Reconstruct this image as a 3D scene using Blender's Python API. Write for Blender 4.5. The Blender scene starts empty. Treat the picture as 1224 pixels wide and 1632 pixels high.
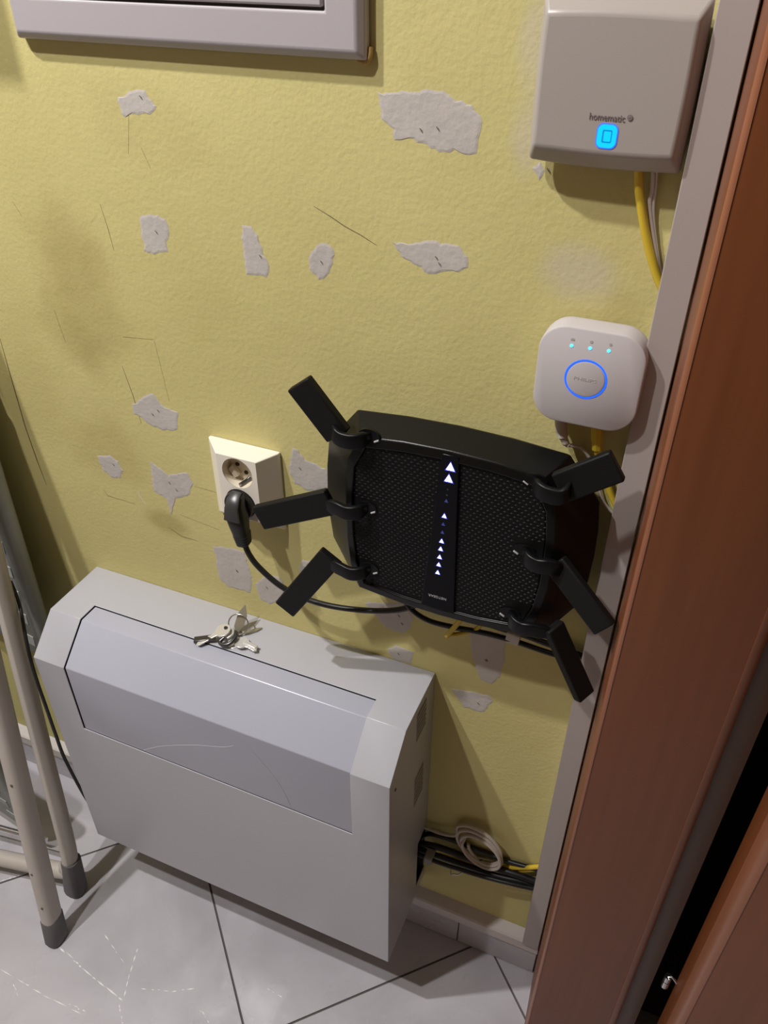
import bpy, bmesh, math, random
from mathutils import Vector, Matrix
random.seed(7)
sc = bpy.context.scene
COL = sc.collection

# ------------------------------------------------------------------ camera
cam_d = bpy.data.cameras.new('camera'); cam = bpy.data.objects.new('camera', cam_d); COL.objects.link(cam)
_r = Vector((0.92011, 0.39166, 0.00119)); _u = Vector((-0.23385, 0.54692, 0.80387)); _f = Vector((-0.31419, 0.73992, -0.59481))
cam.matrix_world = Matrix(((_r.x, _u.x, -_f.x, 0.16661), (_r.y, _u.y, -_f.y, -0.65817), (_r.z, _u.z, -_f.z, 1.34864), (0, 0, 0, 1)))
cam_d.sensor_fit = 'AUTO'; cam_d.sensor_width = 36.0; cam_d.lens = 1298.37 / 1632 * 36.0
cam_d.clip_start = 0.02; cam_d.clip_end = 50
sc.camera = cam

# ------------------------------------------------------------------ world, lamps, exposure
w = bpy.data.worlds.new('world'); sc.world = w; w.use_nodes = True
bg = w.node_tree.nodes['Background']; bg.inputs[0].default_value = (1, 0.95, 0.88, 1); bg.inputs[1].default_value = 0.05
sc.view_settings.view_transform = 'Standard'; sc.view_settings.look = 'None'
sc.view_settings.exposure = 0.17; sc.view_settings.gamma = 1.0; sc.view_settings.use_curve_mapping = False

def lamp(name, loc, watts, rad, colour):
    d = bpy.data.lights.new(name, 'SPOT'); d.spot_size = math.radians(150); d.spot_blend = 0.35; d.energy = watts; d.shadow_soft_size = rad; d.color = colour
    o = bpy.data.objects.new(name, d); o.location = loc; COL.objects.link(o); return o
lamp('ceiling_lamp_light', (-0.72, -0.90, 2.48), 62, 0.026, (1.0, 0.965, 0.945))
lamp('ceiling_lamp_light', (-0.97, -0.66, 2.48), 92, 0.026, (1.0, 0.965, 0.945))

# ------------------------------------------------------------------ materials
def principled(name):
    m = bpy.data.materials.new(name); m.use_nodes = True
    return m, m.node_tree.nodes, m.node_tree.links, m.node_tree.nodes['Principled BSDF']

def mat(name, col, rough=0.5, metal=0.0, bump=0.0, bscale=300.0, var=0.0, vscale=6.0, spec=0.5, coat=0.0, emit=None, estr=1.0, trans=0.0, detail=3.0):
    m, N, L, P = principled(name)
    P.inputs['Base Color'].default_value = (*col, 1); P.inputs['Roughness'].default_value = rough
    P.inputs['Metallic'].default_value = metal; P.inputs['Specular IOR Level'].default_value = spec
    P.inputs['Coat Weight'].default_value = coat; P.inputs['Coat Roughness'].default_value = 0.08
    if trans: P.inputs['Transmission Weight'].default_value = trans
    if emit:
        P.inputs['Emission Color'].default_value = (*emit, 1); P.inputs['Emission Strength'].default_value = estr
    tc = N.new('ShaderNodeTexCoord')
    if bump:
        n = N.new('ShaderNodeTexNoise'); n.inputs['Scale'].default_value = bscale; n.inputs['Detail'].default_value = detail
        b = N.new('ShaderNodeBump'); b.inputs['Strength'].default_value = bump; b.inputs['Distance'].default_value = 0.001
        L.new(tc.outputs['Object'], n.inputs['Vector']); L.new(n.outputs['Fac'], b.inputs['Height']); L.new(b.outputs['Normal'], P.inputs['Normal'])
    if var:
        n = N.new('ShaderNodeTexNoise'); n.inputs['Scale'].default_value = vscale; n.inputs['Detail'].default_value = 5
        r = N.new('ShaderNodeValToRGB')
        r.color_ramp.elements[0].position = 0.3; r.color_ramp.elements[1].position = 0.7
        r.color_ramp.elements[0].color = (*[c * (1 - var) for c in col], 1); r.color_ramp.elements[1].color = (*[min(1, c * (1 + var)) for c in col], 1)
        L.new(tc.outputs['Object'], n.inputs['Vector']); L.new(n.outputs['Fac'], r.inputs['Fac']); L.new(r.outputs['Color'], P.inputs['Base Color'])
    return m

YEL = (0.60, 0.54, 0.235)
def wall_material():
    m, N, L, P = principled('yellow_plaster')
    P.inputs['Roughness'].default_value = 0.75; P.inputs['Specular IOR Level'].default_value = 0.25
    tc = N.new('ShaderNodeTexCoord')
    n = N.new('ShaderNodeTexNoise'); n.inputs['Scale'].default_value = 5; n.inputs['Detail'].default_value = 6
    r = N.new('ShaderNodeValToRGB'); r.color_ramp.elements[0].position = 0.3; r.color_ramp.elements[1].position = 0.7
    r.color_ramp.elements[0].color = (YEL[0] * .93, YEL[1] * .92, YEL[2] * .88, 1); r.color_ramp.elements[1].color = (YEL[0] * 1.04, YEL[1] * 1.04, YEL[2] * 1.05, 1)
    L.new(tc.outputs['Object'], n.inputs['Vector']); L.new(n.outputs['Fac'], r.inputs['Fac'])
    last = r.outputs['Color']
    # soft grime and old overspray with shapes of their own: (x, z, half width, half height, colour, strength)
    sm = N.new('ShaderNodeTexNoise'); sm.inputs['Scale'].default_value = 14; sm.inputs['Detail'].default_value = 4
    L.new(tc.outputs['Object'], sm.inputs['Vector'])
    grime = (0.36, 0.29, 0.10); white = (0.55, 0.50, 0.42)
    for x, z, hw, hh, c, s in [(-.475, 1.055, .045, .06, grime, .4), (-.50, .955, .035, .035, grime, .45), (-.47, 1.0, .05, .07, grime, .4), (-.585, .87, .07, .09, grime, .2), (-.42, .715, .035, .02, grime, .6),
                               (.062, 1.108, .032, .024, white, .5), (.004, 1.275, .014, .03, white, .45), (.006, 1.207, .014, .03, white, .45), (.10, 1.085, .02, .02, grime, .3), (-.49, .80, .06, .05, grime, .3),
                               (-.30, .99, .18, .10, grime, .12), (-.36, 1.19, .07, .05, grime, .18)]:
        mp = N.new('ShaderNodeMapping'); mp.vector_type = 'POINT'
        mp.inputs['Location'].default_value = (-x / hw, 0, -z / hh); mp.inputs['Scale'].default_value = (1 / hw, 0, 1 / hh)
        L.new(tc.outputs['Object'], mp.inputs['Vector'])
        ln = N.new('ShaderNodeVectorMath'); ln.operation = 'LENGTH'; L.new(mp.outputs['Vector'], ln.inputs[0])
        ad = N.new('ShaderNodeMath'); ad.operation = 'MULTIPLY_ADD'; ad.inputs[1].default_value = 1.6; ad.inputs[2].default_value = -0.8
        L.new(sm.outputs['Fac'], ad.inputs[0])
        sb = N.new('ShaderNodeMath'); sb.operation = 'ADD'; L.new(ln.outputs['Value'], sb.inputs[0]); L.new(ad.outputs[0], sb.inputs[1])
        mr = N.new('ShaderNodeMapRange'); mr.interpolation_type = 'SMOOTHSTEP'
        mr.inputs['From Min'].default_value = 0.35; mr.inputs['From Max'].default_value = 1.35; mr.inputs['To Min'].default_value = s; mr.inputs['To Max'].default_value = 0
        L.new(sb.outputs[0], mr.inputs['Value'])
        mx = N.new('ShaderNodeMix'); mx.data_type = 'RGBA'; mx.inputs[7].default_value = (*c, 1)
        L.new(mr.outputs['Result'], mx.inputs[0]); L.new(last, mx.inputs[6]); last = mx.outputs[2]
    L.new(last, P.inputs['Base Color'])
    # rolled paint stipple plus coarse trowel marks
    a = N.new('ShaderNodeTexNoise'); a.inputs['Scale'].default_value = 210; a.inputs['Detail'].default_value = 3
    b2 = N.new('ShaderNodeTexNoise'); b2.inputs['Scale'].default_value = 42; b2.inputs['Detail'].default_value = 4
    mu = N.new('ShaderNodeMath'); mu.operation = 'MULTIPLY_ADD'; mu.inputs[1].default_value = 1.1
    L.new(tc.outputs['Object'], a.inputs['Vector']); L.new(tc.outputs['Object'], b2.inputs['Vector'])
    L.new(b2.outputs['Fac'], mu.inputs[0]); L.new(a.outputs['Fac'], mu.inputs[2])
    bp = N.new('ShaderNodeBump'); bp.inputs['Strength'].default_value = 0.38; bp.inputs['Distance'].default_value = 0.0011
    L.new(mu.outputs[0], bp.inputs['Height']); L.new(bp.outputs['Normal'], P.inputs['Normal'])
    return m

def tile_material():
    m, N, L, P = principled('grey_tile')
    tc = N.new('ShaderNodeTexCoord')
    n = N.new('ShaderNodeTexNoise'); n.inputs['Scale'].default_value = 7; n.inputs['Detail'].default_value = 7; n.inputs['Distortion'].default_value = 0.6
    r = N.new('ShaderNodeValToRGB'); r.color_ramp.elements[0].position = 0.32; r.color_ramp.elements[1].position = 0.72
    r.color_ramp.elements[0].color = (0.42, 0.405, 0.435, 1); r.color_ramp.elements[1].color = (0.55, 0.54, 0.58, 1)
    L.new(tc.outputs['Object'], n.inputs['Vector']); L.new(n.outputs['Fac'], r.inputs['Fac']); L.new(r.outputs['Color'], P.inputs['Base Color'])
    n2 = N.new('ShaderNodeTexNoise'); n2.inputs['Scale'].default_value = 16; n2.inputs['Detail'].default_value = 3
    mr = N.new('ShaderNodeMapRange'); mr.inputs['From Min'].default_value = .35; mr.inputs['From Max'].default_value = .65; mr.inputs['To Min'].default_value = 0.22; mr.inputs['To Max'].default_value = 0.4
    L.new(tc.outputs['Object'], n2.inputs['Vector']); L.new(n2.outputs['Fac'], mr.inputs['Value']); L.new(mr.outputs['Result'], P.inputs['Roughness'])
    return m

def wood_material(name, c0, c1, rough=0.4):
    m, N, L, P = principled(name)
    tc = N.new('ShaderNodeTexCoord'); mp = N.new('ShaderNodeMapping'); mp.inputs['Scale'].default_value = (60, 60, 2.2)
    n = N.new('ShaderNodeTexNoise'); n.inputs['Scale'].default_value = 1.2; n.inputs['Detail'].default_value = 5
    r = N.new('ShaderNodeValToRGB'); r.color_ramp.elements[0].position = 0.3; r.color_ramp.elements[1].position = 0.7
    r.color_ramp.elements[0].color = (*c0, 1); r.color_ramp.elements[1].color = (*c1, 1)
    L.new(tc.outputs['Object'], mp.inputs['Vector']); L.new(mp.outputs['Vector'], n.inputs['Vector']); L.new(n.outputs['Fac'], r.inputs['Fac']); L.new(r.outputs['Color'], P.inputs['Base Color'])
    P.inputs['Roughness'].default_value = rough
    return m

M = dict(
    wall=wall_material(), tile=tile_material(),
    patch=mat('grey_filler', (0.50, 0.465, 0.43), 0.85, bump=0.5, bscale=160, var=0.06, vscale=30),
    pit=mat('filler_pit', (0.16, 0.14, 0.13), 0.9), mark=mat('pencil_mark', (0.16, 0.12, 0.05), 0.8), white_mark=mat('white_scuff', (0.7, 0.68, 0.6), 0.7),
    passage=mat('passage_dark', (0.05, 0.045, 0.04), 0.8, bump=.2, bscale=80), fillcut=wood_material('fill_cut_brown', (0.16, 0.10, 0.06), (0.21, 0.13, 0.08), 0.5), paintlight=mat('pale_wall_paint', (0.36, 0.33, 0.28), 0.8, bump=.2, bscale=80), paintdim=mat('dimmed_wall_paint', (0.20, 0.17, 0.13), 0.8, bump=.2, bscale=80), ceil=mat('ceiling_paint', (0.35, 0.33, 0.30), 0.8, bump=.2, bscale=80),
    grout=mat('dark_grout', (0.11, 0.10, 0.095), 0.9, bump=.3, bscale=400), scratch=mat('floor_scratch', (0.86, 0.85, 0.84), 0.35),
    ledge=mat('painted_ledge', (0.60, 0.555, 0.53), 0.55, bump=.15, bscale=120, var=.05), duct=mat('duct_plastic', (0.39, 0.345, 0.325), 0.42, var=.02),
    door=wood_material('brown_laminate', (0.155, 0.0465, 0.0145), (0.19, 0.058, 0.0185), 0.38), dooredge=wood_material('brown_edge', (0.22, 0.082, 0.040), (0.26, 0.10, 0.05), 0.35),
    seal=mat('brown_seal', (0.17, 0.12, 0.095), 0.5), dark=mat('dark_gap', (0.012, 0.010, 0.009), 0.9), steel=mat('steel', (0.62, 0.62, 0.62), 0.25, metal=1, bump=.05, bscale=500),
    chrome=mat('key_metal', (0.80, 0.79, 0.77), 0.28, metal=.6, bump=.1, bscale=700), darkmetal=mat('dark_metal', (0.10, 0.10, 0.10), 0.3, metal=.8), brass=mat('tag_metal', (0.42, 0.39, 0.30), 0.35, metal=.7),
    fuse=mat('fuse_cover_paint', (0.43, 0.40, 0.42), 0.35, bump=.06, bscale=250), gap=mat('gap_shadow_grey', (0.10, 0.09, 0.09), 0.8), glue=mat('old_glue', (0.42, 0.27, 0.08), 0.6),
    shell=mat('light_grey_powder_coat', (0.45, 0.452, 0.49), 0.32, bump=.10, bscale=900), cover=mat('lilac_grey_cover', (0.42, 0.43, 0.51), 0.24, var=.015, spec=.5),
    hair=mat('cover_scratch', (0.66, 0.66, 0.70), 0.3), hairdark=mat('cover_scratch_dark', (0.34, 0.34, 0.38), 0.3), vent=mat('vent_grey', (0.30, 0.285, 0.275), 0.6),
    black=mat('satin_black_plastic', (0.0055, 0.0055, 0.0052), 0.30, bump=.05, bscale=900, spec=.24), blade=mat('antenna_black', (0.008, 0.008, 0.0078), 0.5, bump=.06, bscale=900, spec=.18), gloss=mat('gloss_black_plastic', (0.005, 0.005, 0.0055), 0.36, spec=.2), meshm=mat('mesh_black', (0.006, 0.006, 0.006), 0.45, spec=.12), bead=mat('mesh_bead_glint', (0.022, 0.022, 0.023), 0.28, spec=.5),
    strip=mat('light_bar_black', (0.004, 0.004, 0.006), 0.2, spec=.12), led=mat('led_on', (0.8, 0.85, 1), 0.4, emit=(0.62, 0.68, 1.0), estr=5), ledglow=mat('led_bloom', (0.02, 0.02, 0.2), 0.4, emit=(0.03, 0.04, 0.55), estr=.8), leddim=mat('led_dim', (0.02, 0.03, 0.12), 0.4, emit=(0.05, 0.08, 0.35), estr=.35), ledoff=mat('led_off', (0.03, 0.03, 0.06), 0.4),
    logo=mat('grey_print_and_glint', (0.42, 0.42, 0.43), 0.5), socket=mat('cream_plastic', (0.82, 0.77, 0.68), 0.32), socketwell=mat('cream_well', (0.74, 0.66, 0.52), 0.35), pinhole=mat('contact_hole', (0.03, 0.02, 0.015), 0.8),
    plug=mat('plug_rubber', (0.011, 0.011, 0.012), 0.38, bump=.1, bscale=500), pluglit=mat('plug_lit_top', (0.035, 0.035, 0.037), 0.33), cable=mat('black_cable', (0.012, 0.012, 0.012), 0.42),
    ycable=mat('yellow_cable', (0.62, 0.45, 0.035), 0.45), wcable=mat('white_cable', (0.56, 0.50, 0.44), 0.45), tieg=mat('grey_clip', (0.30, 0.29, 0.28), 0.5), tape=mat('white_tie', (0.52, 0.47, 0.44), 0.5),
    hub=mat('warm_white_plastic', (0.37, 0.335, 0.31), 0.30, bump=.03, bscale=200), hubw=mat('matt_white_plastic', (0.51, 0.48, 0.485), 0.5), print=mat('hub_print', (0.20, 0.16, 0.16), 0.6), faint=mat('faint_print', (0.46, 0.42, 0.42), 0.5),
    cyan=mat('cyan_button', (0.0, 0.05, 0.1), 0.4, emit=(0.0, 0.62, 1.0), estr=.95), cyanin=mat('cyan_button_core', (0.0, 0.04, 0.1), 0.4, emit=(0.0, 0.25, 0.70), estr=.8), bluerim=mat('blue_halo', (0.05, 0.1, 0.3), 0.4, emit=(0.06, 0.14, 1.0), estr=.8),
    ring=mat('blue_ring', (0.01, 0.04, 0.3), 0.4, emit=(0.008, 0.105, 1.0), estr=1.25), dot=mat('cyan_dot', (0.1, 0.6, 0.9), 0.4, emit=(0.04, 0.55, 1.0), estr=2.2),
    rail=mat('cream_enamel', (0.50, 0.455, 0.41), 0.38, var=.04, vscale=12), foot=mat('grey_rubber', (0.12, 0.115, 0.115), 0.6), tread=mat('step_grey', (0.30, 0.32, 0.305), 0.42, var=.04), mat_black=mat('tread_mat', (0.015, 0.017, 0.016), 0.75, bump=.4, bscale=200), chip=mat('enamel_chip', (0.13, 0.10, 0.08), 0.8),
    cabinet=mat('cabinet_white', (0.6, 0.57, 0.52), 0.5, var=.02),
)

# ------------------------------------------------------------------ object helpers
BASE = {}                                                # world position of each object's origin
def finish(o, smooth=None, bevel=0.0, seg=2, solid=0.0):
    me = o.data
    if smooth is not None:
        for p in me.polygons: p.use_smooth = True
        me.set_sharp_from_angle(angle=math.radians(smooth))
    if solid:
        s = o.modifiers.new('solid', 'SOLIDIFY'); s.thickness = abs(solid); s.offset = -1 if solid > 0 else 1
    if bevel:
        b = o.modifiers.new('bevel', 'BEVEL'); b.width = bevel; b.segments = seg; b.limit_method = 'ANGLE'; b.angle_limit = math.radians(28)
        if smooth is None:
            for p in me.polygons: p.use_smooth = True
            me.set_sharp_from_angle(angle=math.radians(32))
    return o

def obj(name, geo, material, parent=None, base=None, smooth=None, bevel=0.0, seg=2, solid=0.0):
    """geo = (vertices in world metres, faces); one mesh object whose origin is its parent's, or base for a top-level mesh"""
    V, F = geo
    b = Vector(BASE[parent.name]) if parent else Vector(base if base else (0, 0, 0))
    bm = bmesh.new(); vs = [bm.verts.new(Vector(v) - b) for v in V]
    for f in F:
        try: bm.faces.new([vs[i] for i in f])
        except ValueError: pass
    bmesh.ops.recalc_face_normals(bm, faces=bm.faces)
    me = bpy.data.meshes.new(name); bm.to_mesh(me); bm.free(); me.materials.append(M[material])
    o = bpy.data.objects.new(name, me); COL.objects.link(o)
    if parent: o.parent = parent
    else: o.location = b
    BASE[o.name] = tuple(b)
    return finish(o, smooth, bevel, seg, solid)

def thing(name, base, label, cat, group=None):
    o = bpy.data.objects.new(name, None); COL.objects.link(o); o.location = base; o.empty_display_size = .02
    BASE[o.name] = tuple(base); o['label'] = label; o['category'] = cat
    if group: o['group'] = group
    return o
def tag(o, label, cat, group=None):
    o['label'] = label; o['category'] = cat
    if group: o['group'] = group
    return o
def struct(o): o['kind'] = 'structure'; return o

def merge(*gs):
    V, F = [], []
    for v, f in gs:
        n = len(V); V += list(v); F += [tuple(i + n for i in q) for q in f]
    return V, F
def box(x0, x1, y0, y1, z0, z1):
    V = [(x, y, z) for x in (x0, x1) for y in (y0, y1) for z in (z0, z1)]
    return V, [(0, 1, 3, 2), (4, 6, 7, 5), (0, 4, 5, 1), (2, 3, 7, 6), (0, 2, 6, 4), (1, 5, 7, 3)]
def prism(poly, y0, y1):                                  # polygon in (x, z) extruded along y
    n = len(poly)
    return [(x, y0, z) for x, z in poly] + [(x, y1, z) for x, z in poly], [tuple(range(n)), tuple(range(n, 2 * n))] + [(i, (i + 1) % n, n + (i + 1) % n, n + i) for i in range(n)]
def prism_z(poly, z0, z1):                                # polygon in (x, y) extruded along z
    n = len(poly)
    return [(x, y, z0) for x, y in poly] + [(x, y, z1) for x, y in poly], [tuple(range(n)), tuple(range(n, 2 * n))] + [(i, (i + 1) % n, n + (i + 1) % n, n + i) for i in range(n)]
def loft(secs, cap=True):
    n = len(secs[0]); V = [p for s in secs for p in s]; F = []
    for k in range(len(secs) - 1):
        for i in range(n):
            j = (i + 1) % n; F.append((k * n + i, k * n + j, (k + 1) * n + j, (k + 1) * n + i))
    if cap: F += [tuple(range(n)), tuple(range((len(secs) - 1) * n, len(secs) * n))]
    return V, F
def rr(cx, cz, w, h, r, y, n=6, bow=0.0):                 # rounded rectangle loop in the plane y
    out = []
    for sx, sz, a0 in ((1, 1, 0), (-1, 1, 90), (-1, -1, 180), (1, -1, 270)):
        for k in range(n + 1):
            a = math.radians(a0 + 90 * k / n)
            out.append((cx + sx * (w / 2 - r) + r * math.cos(a), y, cz + sz * (h / 2 - r) + r * math.sin(a)))
    return out
def spline(pts, n=8):
    P = [Vector(p) for p in pts]; P = [2 * P[0] - P[1]] + P + [2 * P[-1] - P[-2]]; out = []
    for i in range(1, len(P) - 2):
        a, b, c, d = P[i - 1:i + 3]
        for k in range(n):
            t = k / n
            out.append(0.5 * ((2 * b) + (c - a) * t + (2 * a - 5 * b + 4 * c - d) * t * t + (3 * b - a - 3 * c + d) * t ** 3))
    out.append(P[-2]); return out
def tube(pts, r, n=10, sm=8, closed=False, flat=1.0, up=None, radii=None):
    path = spline(pts, sm) if sm else [Vector(p) for p in pts]
    if closed: path = path[:-1]
    m = len(path); V, F = [], []; nrm = None
    for i, p in enumerate(path):
        if closed: t = (path[(i + 1) % m] - path[i - 1]).normalized()
        else: t = (path[min(i + 1, m - 1)] - path[max(i - 1, 0)]).normalized()
        if nrm is None:
            h = Vector(up) if up else (Vector((0, 1, 0)) if abs(t.y) < .9 else Vector((1, 0, 0)))
            nrm = (h - t * h.dot(t)).normalized()
        else: nrm = (nrm - t * nrm.dot(t)).normalized()
        b = t.cross(nrm); rad = radii[min(len(radii) - 1, int(i / max(1, m - 1) * (len(radii) - 1) + .5))] if radii else r
        V += [p + rad * (math.cos(2 * math.pi * k / n) * nrm * flat + math.sin(2 * math.pi * k / n) * b) for k in range(n)]
    for i in range(m if closed else m - 1):
        j = (i + 1) % m
        for k in range(n): F.append((i * n + k, i * n + (k + 1) % n, j * n + (k + 1) % n, j * n + k))
    if not closed: F += [tuple(range(n)), tuple(range((m - 1) * n, m * n))]
    return V, F
def disc(c, r, y0, y1, n=28):                             # cylinder along y
    return loft([[(c[0] + r * math.cos(2 * math.pi * k / n), y, c[1] + r * math.sin(2 * math.pi * k / n)) for k in range(n)] for y in (y0, y1)])
def obox(c, a, b, d, la, lb, ld):                         # box on three axes about centre c
    c, a, b, d = Vector(c), Vector(a), Vector(b), Vector(d)
    V = [c + a * la * i / 2 + b * lb * j / 2 + d * ld * k / 2 for i in (-1, 1) for j in (-1, 1) for k in (-1, 1)]
    return V, [(0, 1, 3, 2), (4, 6, 7, 5), (0, 4, 5, 1), (2, 3, 7, 6), (0, 2, 6, 4), (1, 5, 7, 3)]
def rr3(c, wx, wz, u, v, r=.35, n=4):
    c, u, v = Vector(c), Vector(u).normalized(), Vector(v).normalized(); o = []
    for sx, sz, a0 in ((1, 1, 0), (-1, 1, 90), (-1, -1, 180), (1, -1, 270)):
        for k in range(n + 1):
            a = math.radians(a0 + 90 * k / n); q = r * min(wx, wz)
            o.append(c + u * (sx * (wx / 2 - q) + q * math.cos(a)) + v * (sz * (wz / 2 - q) + q * math.sin(a)))
    return o
def strip_on_wall(pts, wd, y0, y1):                       # thin raised line in the (x, z) plane
    L, R = [], []
    for i, p in enumerate(pts):
        a = Vector(pts[max(0, i - 1)]); b = Vector(pts[min(len(pts) - 1, i + 1)]); t = (b - a).normalized()
        q = wd * (0.35 if i in (0, len(pts) - 1) else 1.0) / 2
        L.append((p[0] - t.y * q, p[1] + t.x * q)); R.append((p[0] + t.y * q, p[1] - t.x * q))
    return prism(L + R[::-1], y0, y1)
def text(name, body, size, loc, material, parent, upside=False, width=None, align='CENTER', rx=90.0):
    cu = bpy.data.curves.new(name, 'FONT'); cu.body = body; cu.size = size; cu.align_x = align; cu.align_y = 'CENTER'; cu.extrude = 0.0001
    cu.materials.append(M[material])
    o = bpy.data.objects.new(name, cu); COL.objects.link(o); o.parent = parent
    o.location = Vector(loc) - Vector(BASE[parent.name])
    rot = Matrix.Rotation(math.pi / 2, 3, 'X')
    if upside: rot = Matrix.Rotation(math.pi, 3, 'Y') @ rot
    tmp = o; bpy.context.view_layer.update()
    me = bpy.data.meshes.new_from_object(tmp.evaluated_get(bpy.context.evaluated_depsgraph_get()))
    xs_ = [v.co.x for v in me.vertices]; k = width / (max(xs_) - min(xs_)) if width else 1.0
    for v in me.vertices: v.co = rot @ Vector((v.co.x * k, v.co.y, v.co.z))
    if not me.materials: me.materials.append(M[material])
    bpy.data.objects.remove(tmp); bpy.data.curves.remove(cu)
    o = bpy.data.objects.new(name, me); COL.objects.link(o); o.parent = parent
    o.location = Vector(loc) - Vector(BASE[parent.name]); BASE[o.name] = tuple(loc)
    return o

# ------------------------------------------------------------------ room shell
X0, X1, Y0, ZC = -1.9, 1.4, -2.2, 2.6
DL, DR, DT = 0.272, 1.16, 2.02                            # door opening
wall = struct(obj('wall_back', merge(box(X0, DL, 0, .12, 0, ZC), box(DL, DR, 0, .12, DT, ZC), box(DR, X1, 0, .12, 0, ZC)), 'wall'))
struct(obj('wall_left', box(X0 - .1, X0, Y0, .12, 0, ZC), 'paintlight'))
struct(obj('wall_right', box(X1, X1 + .1, Y0, .12, 0, ZC), 'paintdim'))  # unseen wall, toned dark to hold back bounce light
struct(obj('wall_front', box(X0 - .1, X1 + .1, Y0 - .1, Y0, 0, ZC), 'fillcut'))  # unseen wall, its dark brown added to cut fill on front faces
struct(obj('ceiling', box(X0 - .1, X1 + .1, Y0 - .1, .12, ZC, ZC + .1), 'ceil'))
floor = struct(obj('floor', box(X0 - .1, X1 + .1, Y0 - .1, 1.05, -.10, -.0025), 'grout'))

# floor tiles: square, laid on the diagonal, clipped at the walls
def clip(poly, ax, lim, sign):
    out = []
    for i, p in enumerate(poly):
        q = poly[(i + 1) % len(poly)]; a = sign * (p[ax] - lim); b = sign * (q[ax] - lim)
        if a >= 0: out.append(p)
        if a * b < 0:
            t = a / (a - b); out.append((p[0] + (q[0] - p[0]) * t, p[1] + (q[1] - p[1]) * t))
    return out
TS, R2 = 0.398, math.sqrt(2)
u0, v0 = -0.489 / R2, 0.059 / R2                          # joints x+y = -0.489 and x-y = 0.059 seen in front of the cabinet
for i in range(-8, 9):
    for j in range(-8, 9):
        g = 0.0017
        us, vs = (u0 + i * TS + g, u0 + (i + 1) * TS - g), (v0 + j * TS + g, v0 + (j + 1) * TS - g)
        poly = [((u + v) / R2, (u - v) / R2) for u, v in ((us[0], vs[0]), (us[1], vs[0]), (us[1], vs[1]), (us[0], vs[1]))]
        for ax, lim, sg in ((0, X0, 1), (0, X1, -1), (1, Y0, 1), (1, 0.0, -1)): poly = clip(poly, ax, lim, sg) if len(poly) > 2 else []
        if len(poly) > 2 and min(p[1] for p in poly) > -1.9 and max(p[0] for p in poly) > -1.4:
            obj('tile', prism_z(poly, -.006, 0), 'tile', floor)
SCR = [[(-564, -274), (-505, -286), (-421, -300)], [(-628, -338), (-550, -341), (-467, -339)], [(-448, -225), (-438, -257), (-421, -300)], [(-735, -227), (-713, -205)], [(-512, -230), (-451, -253)],
       [(-405, -274), (-362, -261), (-329, -241)], [(-493, -336), (-464, -335)], [(-226, -197), (-197, -200)], [(-423, -306), (-401, -327)], [(-303, -264), (-279, -275)], [(-594, -347), (-570, -359)]]
for k, s in enumerate(SCR):
    pts = [Vector((a / 1000, b / 1000)) for a, b in s]
    dense = [pts[i].lerp(pts[i + 1], t / 9) for i in range(len(pts) - 1) for t in range(9)] + [pts[-1]]
    pieces = []
    t = 0
    while t < len(dense) - 1:                              # broken, uneven wear lines
        e = min(len(dense) - 1, t + random.choice((1, 2, 3)))
        d = (dense[e] - dense[t]).normalized(); wd = random.uniform(.0003, .0011) * (1.5 if k in (0, 2) else 1)
        a, b = dense[t], dense[e]; nx, ny = -d.y * wd, d.x * wd
        jit = Vector((random.uniform(-.001, .001), random.uniform(-.001, .001)))
        a, b = a + jit, b + jit
        pieces.append(prism_z([(a.x, a.y), ((a.x + b.x) / 2 + nx, (a.y + b.y) / 2 + ny), (b.x, b.y), ((a.x + b.x) / 2 - nx, (a.y + b.y) / 2 - ny)], 0, .00012))
        t = e + (random.choice((0, 1)) if k not in (0,) else 0)
    obj('scratch', merge(*pieces), 'scratch', floor)

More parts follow.
